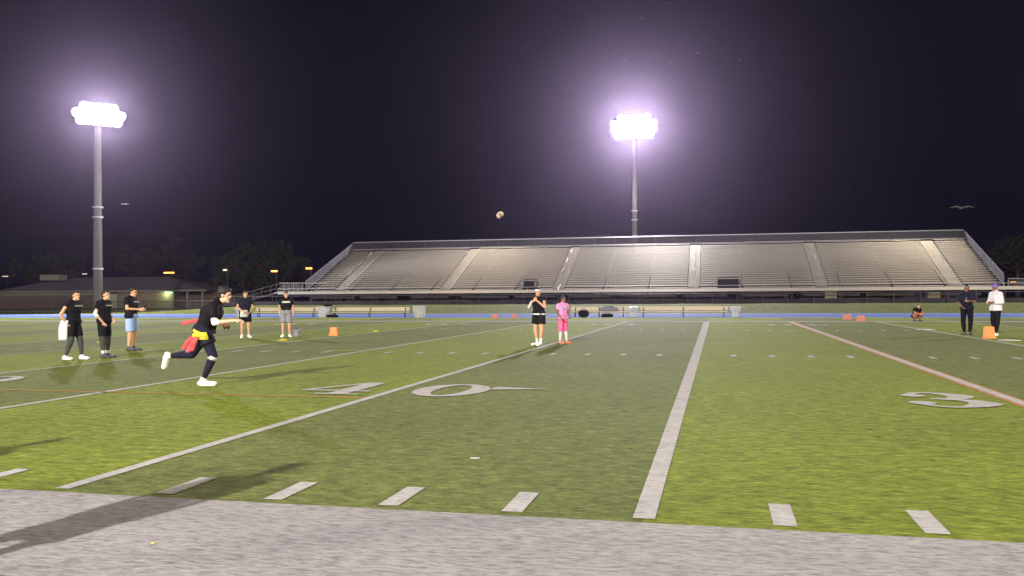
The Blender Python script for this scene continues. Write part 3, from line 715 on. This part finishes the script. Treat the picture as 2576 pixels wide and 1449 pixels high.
# ------------------------------------------------------------------ people
def hand(bm, w, d, n, curl=.5, s=1., thumb=1):
    """palm, four unequal curled fingers and a thumb from the side of the palm; d = hand direction, n = palm normal"""
    d = Vector(d).normalized(); n = (Vector(n)-d*Vector(n).dot(d)).normalized(); sd = d.cross(n)*thumb
    for k in (-1, 0, 1): cap(bm, w, w+d*.085*s+sd*k*.022*s, .021*s, .017*s, n=8)
    for k, L in ((-1.5, .062), (-.5, .074), (.5, .080), (1.5, .070)):
        a = w+d*.088*s+sd*k*.020*s; b = a+(d*math.cos(curl*.8)+n*math.sin(curl*.8)+sd*k*.05).normalized()*L*.5*s
        c = b+(d*math.cos(curl*1.9)+n*math.sin(curl*1.9)+sd*k*.05).normalized()*L*.55*s
        cap(bm, a, b, .0105*s, .010*s, n=8); cap(bm, b, c, .010*s, .009*s, n=8)
    a = w+d*.025*s+sd*.024*s; b = a+(d*.7+sd*.7+n*.2).normalized()*.042*s; c = b+(d*.9+sd*.1+n*.4).normalized()*.034*s
    cap(bm, a, b, .014*s, .0115*s, n=8); cap(bm, b, c, .0115*s, .0095*s, n=8)

def stand(**o):
    J = dict(pel=(0, 0, .97), chest=(.0, 0, 1.33), neck=(-.01, 0, 1.49), head=(.03, 0, 1.64), hf=(1, 0, 0), hu=(0, 0, 1), side=(0, 1, 0),
             shL=(-.01, .19, 1.42), shR=(-.01, -.19, 1.42), elL=(-.04, .25, 1.14), elR=(-.04, -.25, 1.14), wrL=(.06, .25, .90), wrR=(.06, -.25, .90),
             hiL=(0, .095, .93), hiR=(0, -.095, .93), knL=(.03, .12, .50), knR=(.03, -.12, .50), anL=(0, .13, .085), anR=(0, -.13, .085),
             toL=(.19, .17, .03), toR=(.19, -.17, .03), hdL=None, hdR=None, hnL=(0, -1, 0), hnR=(0, 1, 0), curl=.5)
    J.update(o); return {k: (Vector(v) if isinstance(v, (tuple, list)) else v) for k, v in J.items()}

def person(x, y, rz, J, label, skin, wear, s=1., z=0., slim=1.14, vox=.0085):
    root = empty('person', (x, y, z), rz); root.scale = (s, s, s)
    tag(root, label, 'person')
    sd = J['side'].normalized()
    def torso(bm, e, hem=False):
        p, c = J['pel'], J['chest']; up = (c-p).normalized(); w = slim
        cap(bm, p-sd*.085*w, p+sd*.085*w, .105*w+e)
        wa = p.lerp(c, .45); cap(bm, wa-sd*.06*w, wa+sd*.06*w, .098*w+e)
        cap(bm, p-sd*.06*w, wa-sd*.055*w, .105*w+e, .098*w+e); cap(bm, p+sd*.06*w, wa+sd*.055*w, .105*w+e, .098*w+e)
        cc = c-up*.02; cap(bm, cc-sd*.085*w, cc+sd*.085*w, .112*w+e)
        cap(bm, wa-sd*.055*w, cc-sd*.08*w, .098*w+e, .112*w+e); cap(bm, wa+sd*.055*w, cc+sd*.08*w, .098*w+e, .112*w+e)
        cap(bm, cc, J['neck'], .11*w+e, .062+e)
        for q in 'LR': cap(bm, J['neck']-up*.03, J['sh'+q], .060+e, .062*w+e); cap(bm, cc, J['sh'+q]-up*.03, .10*w+e, .055*w+e)
    def arm(bm, q, e, t0=0., t1=2., flat=False):
        a, b, c = J['sh'+q], J['el'+q], J['wr'+q]
        if t0 < 1:
            u0, u1 = t0, min(1, t1); r = lambda u: .052-.012*u
            cap(bm, a.lerp(b, u0), a.lerp(b, u1), r(u0)+e, r(u1)+e, False, flat and t1 <= 1)
        if t1 > 1:
            u0, u1 = max(0, t0-1), t1-1; r = lambda u: .042-.016*u
            cap(bm, b.lerp(c, u0), b.lerp(c, u1), r(u0)+e, r(u1)+e, False, flat)
    def leg(bm, q, e, t0=0., t1=2., flat=False, flare=0.):
        a, b, c = J['hi'+q], J['kn'+q], J['an'+q]
        if t0 < 1:
            u0, u1 = t0, min(1, t1); r = lambda u: (.088-.030*u)*slim
            cap(bm, a.lerp(b, u0), a.lerp(b, u1), r(u0)+e, r(u1)+e+flare, False, flat and t1 <= 1)
        if t1 > 1:
            u0, u1 = max(0, t0-1), t1-1
            r = lambda u: (.058+.02*u if u < .3 else .064-.044*(u-.3))*slim if u < .3 else (.060-.030*(u-.3)/.7)
            cap(bm, b.lerp(c, u0), b.lerp(c, min(u1, max(.3, u0))), r(u0)+e, r(min(u1, max(.3, u0)))+e, False, flat and u1 <= .3)
            if u1 > .3 and u0 < .3: cap(bm, b.lerp(c, .3), b.lerp(c, u1), r(.3)+e, r(u1)+e+flare, False, flat)
            elif u0 >= .3: cap(bm, b.lerp(c, u0), b.lerp(c, u1), r(u0)+e, r(u1)+e+flare, False, flat)
    def foot(bm, q, e):
        an, to = J['an'+q], J['to'+q]; d = (to-an); f = d.normalized(); dn = (an-J['kn'+q]).normalized(); side = f.cross(dn).normalized()
        hl = an+dn*.045-f*.03
        if dn.z < -.8: hl.z = .045
        cap(bm, hl, to-side*.018, .036+e, .030+e); cap(bm, hl, to+side*.02, .036+e, .028+e); cap(bm, an, hl+f*.06, .042+e, .036+e)
    hf = (J['hf']).normalized(); hu = (J['hu']-hf*J['hu'].dot(hf)).normalized(); hs = hu.cross(hf); H = J['head']
    rot = Matrix((hf, hs, hu)).transposed()
    L = lambda a, b, c: H+hf*a+hs*b+hu*c
    bm = bmesh.new(); torso(bm, 0)
    for q in 'LR':
        arm(bm, q, 0); leg(bm, q, 0); foot(bm, q, 0)
        d = J['hd'+q] if J['hd'+q] is not None else J['wr'+q]-J['el'+q]
        hand(bm, J['wr'+q], d, J['hn'+q], J['curl'], thumb=1 if q == 'L' else -1)
    cap(bm, J['neck']-hu*.03, L(-.01, 0, -.06), .058, .052)
    ball(bm, L(-.005, 0, .03), .098, .076, .10, rot, 3)                 # cranium
    ball(bm, L(.025, 0, -.055), .068, .056, .068, rot, 3)               # jaw
    cap(bm, L(.085, 0, .015), L(.104, 0, -.020), .010, .014, n=8)       # nose
    cap(bm, L(.078, 0, -.098), L(.080, 0, -.095), .022, .022, n=8)      # chin
    for sg in (-1, 1):
        ball(bm, L(-.005, .078*sg, -.01), .020, .011, .032, rot, 2)     # ears
        cap(bm, L(.078, .015*sg, .032), L(.070, .05*sg, .032), .013, .012, n=8)  # brow
    body = fused('body', bm, skin, root, vox, 3)
    for sg in (-1, 1):
        bm = bmesh.new(); ball(bm, L(.084, .032*sg, .010), .010, .014, .008, rot, 2); mesh_obj('eye', bm, M_eye, root, True)
    bm = bmesh.new(); ball(bm, L(.092, 0, -.058), .008, .024, .007, rot, 2); mesh_obj('mouth', bm, M_lip, root, True)
    for wz in wear:
        kind, m = wz[0], wz[1]; k = wz[2] if len(wz) > 2 else {}
        bm = bmesh.new(); e = k.get('e', .014)
        if kind == 'hair':
            ball(bm, L(-.026, 0, .052), .097+k.get('v', 0), .086+k.get('v', 0), .090+k.get('v', 0), rot, 3); ball(bm, L(-.045, 0, -.005), .072, .078, .075, rot, 2)
            ball(bm, L(.045, 0, .092), .055, .062, .040, rot, 2); fused('hair', bm, m, root, .010, 2)
        elif kind == 'cap':
            ball(bm, L(-.008, 0, .062), .106, .086, .080, rot, 3); cap(bm, L(.06, -.03, .065), L(.155, -.02, .055), .014, .010); cap(bm, L(.06, .03, .065), L(.155, .02, .055), .014, .010); cap(bm, L(.06, 0, .065), L(.165, 0, .055), .016, .010)
            fused('cap', bm, m, root, .010, 2)
        elif kind == 'headband':
            n = 24; A = []
            for i in range(n):
                q = 2*math.pi*i/n; A.append([bm.verts.new(L(-.006+.108*math.cos(q)*f, .088*math.sin(q)*f, .050+zz+.012*math.cos(q))) for f, zz in ((1, -.024), (1.03, -.02), (1.03, .026), (.97, .03))])
            for i in range(n):
                for j in range(4): bm.faces.new((A[i][j], A[(i+1) % n][j], A[(i+1) % n][(j+1) % 4], A[i][(j+1) % 4]))
            mesh_obj('headband', bm, m, root, True)
        elif kind in ('shirt', 'jacket', 'tank'):
            torso(bm, e)
            if k.get('hem'): p = J['pel']; dn = (p-J['chest']).normalized(); cap(bm, p-sd*.075, p-sd*.08+dn*k['hem'], .115+e, .125+e, False, True); cap(bm, p+sd*.075, p+sd*.08+dn*k['hem'], .115+e, .125+e, False, True)
            if k.get('sleeve', .55):
                for q in 'LR': arm(bm, q, e+.012, 0, k.get('sleeve', .55), True)
            fused(kind, bm, m, root, .011, 2)
        elif kind in ('shorts', 'trousers', 'leggings'):
            p = J['pel']; cap(bm, p-sd*.08, p+sd*.08, .112*slim+e); up = (J['chest']-p).normalized(); cap(bm, p-sd*.07+up*.05, p+sd*.07+up*.05, .104+e)
            for q in 'LR': leg(bm, q, e, 0, k.get('len', .8), True, k.get('flare', 0.)); cap(bm, p, J['hi'+q], .10+e, .09+e)
            fused(kind, bm, m, root, .011, 2)
        elif kind == 'shoes':
            for q in 'LR': b2 = bmesh.new(); foot(b2, q, .012); fused('shoe', b2, m, root, .010, 1, .001 if J['an'+q].z < .12 else None)
            bm.free()
        elif kind == 'socks':
            for q in 'LR': b2 = bmesh.new(); leg(b2, q, .006, k.get('t0', 1.6), 2, True); fused('sock', b2, m, root, .010, 1)
            bm.free()
        elif kind == 'sleeve':
            arm(bm, k['q'], .010, k['t0'], k['t1'], True); fused('arm_sleeve', bm, m, root, .010, 1)
        elif kind == 'kneeband':
            a = J['kn'+k['q']].lerp(J['an'+k['q']], .0); b = J['kn'+k['q']].lerp(J['an'+k['q']], .16); cap(bm, a, b, .076, .070, True, True); mesh_obj('knee_band', bm, m, root)
        elif kind == 'print':
            up = (J['chest']-J['pel']).normalized(); fr = sd.cross(up); c = J['chest']+up*k.get('dz', .03)
            N = 12; rr = .112*slim+e+.016; A = []
            for i in range(N+1):
                u = -1+2*i/N; b = u*k.get('w', .13); d = rr if abs(b) < .085*slim else math.sqrt(max(0, rr*rr-(abs(b)-.085*slim)**2))
                A.append([bm.verts.new(c+sd*b+fr*(d+t)+up*h) for t, h in ((-.008, -k.get('h', .018)), (.003, -k.get('h', .018)), (.003, k.get('h', .018)), (-.008, k.get('h', .018)))])
            for i in range(N):
                for j in range(4): bm.faces.new((A[i][j], A[i+1][j], A[i+1][(j+1) % 4], A[i][(j+1) % 4]))
            mesh_obj('chest_print', bm, m, root, False)
        elif kind == 'belt':
            p = J['pel']+(J['chest']-J['pel']).normalized()*k.get('dz', .06); up = (J['chest']-J['pel']).normalized()
            n = 24; fr = sd.cross(up); A = []
            for i in range(n):
                q = 2*math.pi*i/n; A.append([bm.verts.new(p+(sd*.238*math.cos(q)+fr*.162*math.sin(q))*f+up*h) for f, h in ((.9, -k['h']), (1.03, -k['h']), (1.03, k['h']), (.9, k['h']))])
            for i in range(n):
                for j in range(4): bm.faces.new((A[i][j], A[(i+1) % n][j], A[(i+1) % n][(j+1) % 4], A[i][(j+1) % 4]))
            mesh_obj('belt', bm, m, root, False)
        elif kind == 'cloth':      # a hanging strip of cloth: a flag or a towel
            P0, P1, wd, th = Vector(k['a']), Vector(k['b']), k['w'], k.get('th', .02); d = (P1-P0); s1 = Vector(k.get('s', (1, 0, 0))).normalized(); nn = d.cross(s1).normalized(); N = 8; A = []
            for i in range(N+1):
                u = i/N; c = P0+d*u+nn*.02*math.sin(u*5); ww = wd*(.8+.2*math.sin(u*2.5))
                A.append([bm.verts.new(c+s1*ww*a+nn*th*b) for a, b in ((-.5, -.5), (-.17, -.2), (.2, -.6), (.5, -.4), (.5, .5), (.15, .3), (-.2, .7), (-.5, .5))])
            for i in range(N):
                for j in range(8): bm.faces.new((A[i][j], A[i][(j+1) % 8], A[i+1][(j+1) % 8], A[i+1][j]))
            bm.faces.new(A[0][::-1]); bm.faces.new(A[-1]); mesh_obj(k.get('name', 'flag'), bm, m, root, True)
        elif kind == 'lanyard':
            c = J['chest']; up = (c-J['pel']).normalized(); fr = sd.cross(up)
            for sg in (-1, 1): cyl(bm, J['neck']+sd*.06*sg+fr*.06, c+fr*.150-up*.05, .010, .010, 6)
            mesh_obj('lanyard', bm, m, root)
        for f in ():
            pass
    return root

# --- running player in front
Jr = stand(pel=(0, 0, .88), chest=(.14, .0, 1.20), neck=(.235, 0, 1.35), head=(.335, 0, 1.46), hf=(1, 0, -.20), hu=(.2, 0, 1), side=(.08, 1, 0),
           shL=(.17, .19, 1.30), shR=(.21, -.19, 1.27), elL=(-.02, .27, 1.07), wrL=(.22, .23, .98), elR=(.27, -.27, 1.02), wrR=(.56, -.20, 1.05), hdR=(1, .1, .05), hnR=(0, .2, -1),
           hiL=(-.03, .09, .83), hiR=(.04, -.10, .83), knL=(-.24, .11, .50), anL=(-.62, .12, .47), toL=(-.70, .12, .29),
           knR=(.19, -.11, .48), anR=(.03, -.12, .10), toR=(.21, -.12, .035), curl=.35)
pr_ = G(512, 970)
person(pr_.x-.02, pr_.y+.05, YAW-.02, Jr, 'player in black running to the right with yellow and red flags at the waist', M_skinl,
       [('hair', M_hair, {'v': .008}), ('shirt', M_black, {'e': .020, 'sleeve': .75, 'hem': .03}), ('leggings', M_navy, {'e': .008, 'len': 1.93}), ('shorts', M_navy, {'e': .030, 'len': .45, 'flare': .02}),
        ('sleeve', M_wcloth, {'q': 'R', 't0': .55, 't1': 1.25}), ('sleeve', M_wcloth, {'q': 'L', 't0': .8, 't1': 1.3}),
        ('belt', M_yel, {'h': .022, 'dz': -.01}), ('cloth', M_yel, {'a': (.03, -.245, .87), 'b': (.04, -.26, .75), 'w': .25, 'name': 'flag'}),
        ('cloth', M_red, {'a': (-.10, -.25, .80), 'b': (-.24, -.27, .60), 'w': .085, 'th': .012, 'name': 'flag'}), ('cloth', M_red, {'a': (-.02, -.26, .80), 'b': (-.12, -.28, .57), 'w': .10, 'th': .012, 'name': 'flag'}), ('cloth', M_pink, {'a': (-.06, -.23, .74), 'b': (-.18, -.24, .55), 'w': .08, 'th': .012, 'name': 'flag'}), ('cloth', M_red, {'a': (-.12, .1, 1.06), 'b': (-.40, .12, 1.00), 'w': .06, 's': (0, 0, 1), 'name': 'streamer'}),
        ('kneeband', M_lgrey, {'q': 'R'}), ('shoes', M_wshoe, {})], s=1.07, vox=.008)

# --- left group
p = G(190, 905)
J = stand(elL=(-.22, .34, 1.16), wrL=(-.02, .27, 1.0), elR=(-.10, -.34, 1.14), wrR=(-.03, -.22, .92), hdR=(.6, .3, -.8), anL=(.16, .10, .085), toL=(.34, .10, .03), knL=(.12, .10, .50), anR=(-.14, -.12, .085), toR=(.04, -.14, .03), head=(.06, 0, 1.62))
person(p.x-.1, p.y+.05, R(2), J, 'leftmost player, black top with hand on hip and a pale towel at the waist', M_skin,
       [('hair', M_hair), ('shirt', M_black, {'sleeve': .3, 'hem': .02}), ('shorts', M_black, {'e': .012, 'len': .80, 'flare': .012}), ('leggings', M_legging, {'e': .008, 'len': 1.95}), ('print', M_lgrey, {'h': .014}),
        ('cloth', M_lgrey, {'a': (-.06, -.24, 1.0), 'b': (-.13, -.25, .50), 'w': .24, 'th': .04, 'name': 'towel'}), ('shoes', M_wshoe, {})], s=.985)
p = G(262, 900)
J = stand(elL=(-.04, .27, 1.15), wrL=(.16, .16, .98), elR=(-.06, -.27, 1.15), wrR=(.10, -.20, .94), hdR=(.5, .3, -.8), anR=(.05, -.10, .085), toR=(.23, -.12, .03), head=(.05, 0, 1.63))
person(p.x, p.y, R(2), J, 'player in black with a white elbow sleeve, second from the left', M_skin,
       [('hair', M_hair), ('shirt', M_black, {'hem': .02}), ('shorts', M_black, {'e': .012, 'len': .85, 'flare': .01}), ('leggings', M_legging, {'e': .008, 'len': 1.75}), ('print', M_lgrey, {'h': .012}),
        ('sleeve', M_wcloth, {'q': 'R', 't0': .8, 't1': 1.35}), ('socks', M_wcloth, {'t0': 1.72}), ('shoes', M_dshoe, {})], s=.985)
p = G(330, 882)
J = stand(elL=(.0, .25, 1.17), wrL=(.24, .14, 1.14), elR=(.02, -.26, 1.17), wrR=(.27, -.10, 1.15), hdL=(1, -.2, .1), hdR=(1, .2, .1), head=(.06, 0, 1.63), hf=(1, 0, -.3), hu=(.3, 0, 1))
r3 = person(p.x, p.y, R(8), J, 'player in a black shirt and light blue shorts looking at a phone', M_skin,
       [('hair', M_hair), ('shirt', M_black, {'e': .02, 'sleeve': .6, 'hem': .02}), ('shorts', M_lblue, {'e': .016, 'len': .92, 'flare': .028}), ('print', M_wcloth, {'h': .012}), ('shoes', M_dshoe, {})], s=1.045)
ph = empty('phone', r3.matrix_world.to_translation()); ph.location = Vector((p.x, p.y, 0))+Matrix.Rotation(R(8), 3, 'Z') @ Vector((.40, .0, 1.27)); ph.rotation_euler = (0, R(-50), R(8))
tag(ph, 'dark phone held by the player in light blue shorts', 'phone')
bm = bmesh.new(); box(bm, -.08, .08, -.038, .038, -.005, .005, bev=.003); mesh_obj('case', bm, M_black, ph)
bm = bmesh.new(); box(bm, -.075, .075, -.034, .034, .0052, .0065); mesh_obj('screen', bm, mat('phone_glass', (.5, .55, .6), .1), ph)
p = G(617, 850)
J = stand(elL=(.02, .27, 1.16), wrL=(.18, .16, 1.0), elR=(-.02, -.30, 1.16), wrR=(.16, -.12, 1.02))
person(p.x, p.y, R(-50), J, 'bare-legged player in a dark shirt standing right behind the runner', M_skin,
       [('hair', M_hair), ('shirt', M_navy, {'e': .018, 'hem': .04}), ('shorts', M_black, {'e': .026, 'len': .75, 'flare': .03}), ('shoes', M_wshoe, {}), ('cloth', M_lgrey, {'a': (.13, -.06, 1.06), 'b': (.15, -.06, .80), 'w': .30, 's': (0, 1, 0), 'name': 'towel'})], s=1.0)
p = G(720, 848)
J = stand(elR=(-.06, -.26, 1.15), wrR=(.0, -.24, .90), elL=(-.03, .27, 1.14), wrL=(.12, .26, .92))
person(p.x, p.y, R(-62), J, 'player in black shirt with pale lettering and grey shorts', M_skin,
       [('hair', M_hair), ('shirt', M_black, {'e': .022, 'hem': .06}), ('shorts', M_grey, {'e': .032, 'len': .85, 'flare': .035}), ('print', M_lgrey, {'h': .030, 'dz': .04, 'w': .15}), ('shoes', M_wshoe, {})], s=.99)
# --- centre pair
p = G(1356, 869)
J = stand(elL=(.10, .30, 1.18), wrL=(.20, .08, 1.38), elR=(.06, -.33, 1.18), wrR=(.20, -.07, 1.36), hdL=(.0, -.5, .6), hdR=(.0, .5, .6), hnL=(-1, 0, 0), hnR=(-1, 0, 0), anL=(.04, .09, .085), toL=(.22, .12, .03), anR=(-.04, -.09, .085), toR=(.13, -.16, .03))
person(p.x, p.y, R(-115), J, 'player in a black bib and shorts with white headband, hands raised to the chest', M_skin,
       [('hair', M_hair), ('headband', M_wcloth), ('tank', M_black, {'e': .012, 'sleeve': 0}), ('shorts', M_black, {'e': .028, 'len': .62, 'flare': .03}), ('belt', M_wcloth, {'h': .020, 'dz': .0}),
        ('sleeve', M_wcloth, {'q': 'R', 't0': .35, 't1': 1.5}), ('shoes', M_wshoe, {}), ('socks', M_wshoe, {'t0': 1.72})], s=1.0)
p = G(1416, 864)
J = stand(elL=(.02, .26, 1.14), wrL=(.18, .20, 1.02), elR=(.0, -.25, 1.14), wrR=(.16, -.2, .96), anL=(.10, .10, .085), toL=(.29, .12, .03))
person(p.x, p.y, R(-42), J, 'smaller player dressed all in hot pink beside the player in the black bib', M_skind,
       [('hair', M_hair, {'v': .008}), ('shirt', M_lav, {'e': .022, 'sleeve': .6, 'hem': .05}), ('shorts', M_pink, {'e': .020, 'len': 1.1, 'flare': .012}), ('print', M_teal, {'h': .05, 'w': .05, 'dz': .0}), ('socks', M_lgrey, {'t0': 1.15}), ('shoes', M_oshoe, {})], s=.86, slim=.98)
# --- right group
p = G(2433, 842)
J = stand(elL=(.08, .26, 1.18), wrL=(.20, .10, 1.20), elR=(.04, -.27, 1.14), wrR=(.18, -.14, 1.0), anL=(.02, .09, .085), anR=(-.02, -.09, .085), toL=(.20, .13, .03), toR=(.16, -.13, .03))
person(p.x, p.y, R(-110), J, 'person in dark navy clothes with a pale lanyard, left of the white jacket', M_skind,
       [('hair', M_hair), ('shirt', M_navy, {'e': .026, 'sleeve': .9, 'hem': .06}), ('trousers', M_black, {'e': .020, 'len': 1.95}), ('lanyard', M_lgrey), ('shoes', M_dshoe, {})], s=1.045, slim=1.08)
p = G(2506, 846)
J = stand(elL=(.0, .28, 1.17), wrL=(.20, .10, 1.16), elR=(.0, -.28, 1.17), wrR=(.20, -.10, 1.14), anL=(.08, .08, .085), toL=(.27, .09, .03), anR=(-.06, -.08, .085), toR=(.13, -.10, .03))
person(p.x, p.y, R(-160), J, 'person in a white jacket and purple cap, rightmost on the field', M_skind,
       [('cap', M_purple), ('jacket', M_wcloth, {'e': .040, 'sleeve': 1.75, 'hem': .10}), ('trousers', M_black, {'e': .016, 'len': 1.92}), ('shoes', M_wshoe, {})], s=1.05, slim=1.05)
p = G(2302, 808.5)
J = stand(pel=(0, 0, .30), chest=(.16, 0, .60), neck=(.20, 0, .73), head=(.25, 0, .85), shL=(.17, .19, .68), shR=(.17, -.19, .68), elL=(.30, .26, .45), elR=(.30, -.26, .45), wrL=(.48, .12, .42), wrR=(.48, -.12, .42),
          hiL=(0, .10, .28), hiR=(0, -.10, .28), knL=(.38, .20, .46), knR=(.38, -.20, .46), anL=(.10, .18, .085), anR=(.10, -.18, .085), toL=(.29, .20, .03), toR=(.29, -.20, .03))
person(p.x, p.y, R(-60), J, 'person squatting low by the far sideline in red-brown trousers', M_skin,
       [('hair', mat('brown_hair', (.10, .055, .03), .6)), ('shirt', M_black, {'e': .02}), ('trousers', mat('rust_cloth', (.34, .12, .08), .8), {'e': .018, 'len': 1.9}), ('shoes', M_dshoe, {})], s=1.0)
# --- two people left of the frame, whose shadows fall into it
person(-3.97, -2.35, R(80), stand(), 'person in black standing at the sideline left of the camera', M_skin, [('hair', M_hair), ('shirt', M_black, {'hem': .03}), ('shorts', M_black, {'e': .03, 'len': .8, 'flare': .03}), ('shoes', M_wshoe, {})], vox=.012)
person(-6.93, -1.6, R(70), stand(elL=(.02, .28, 1.16), wrL=(.2, .1, 1.1)), 'person in grey standing at the sideline far left of the camera', M_skin, [('hair', M_hair), ('shirt', M_grey, {'hem': .03}), ('trousers', M_black, {'e': .02, 'len': 1.9}), ('shoes', M_wshoe, {})], vox=.012)

# ------------------------------------------------------------------ haze
bm = bmesh.new(); box(bm, -300, 300, -120, 330, -1.05, 32)
hz = bpy.data.materials.new('haze'); hz.use_nodes = True; n = hz.node_tree.nodes; n.clear()
out = n.new('ShaderNodeOutputMaterial'); pv = n.new('ShaderNodeVolumePrincipled'); hz.node_tree.links.new(pv.outputs[0], out.inputs['Volume'])
pv.inputs['Color'].default_value = (.80, .64, 1, 1); pv.inputs['Density'].default_value = HAZE; pv.inputs['Anisotropy'].default_value = .88
o = mesh_obj('haze', bm, hz); tag(o, 'humid night air glowing around the floodlights', 'haze', kind='stuff')
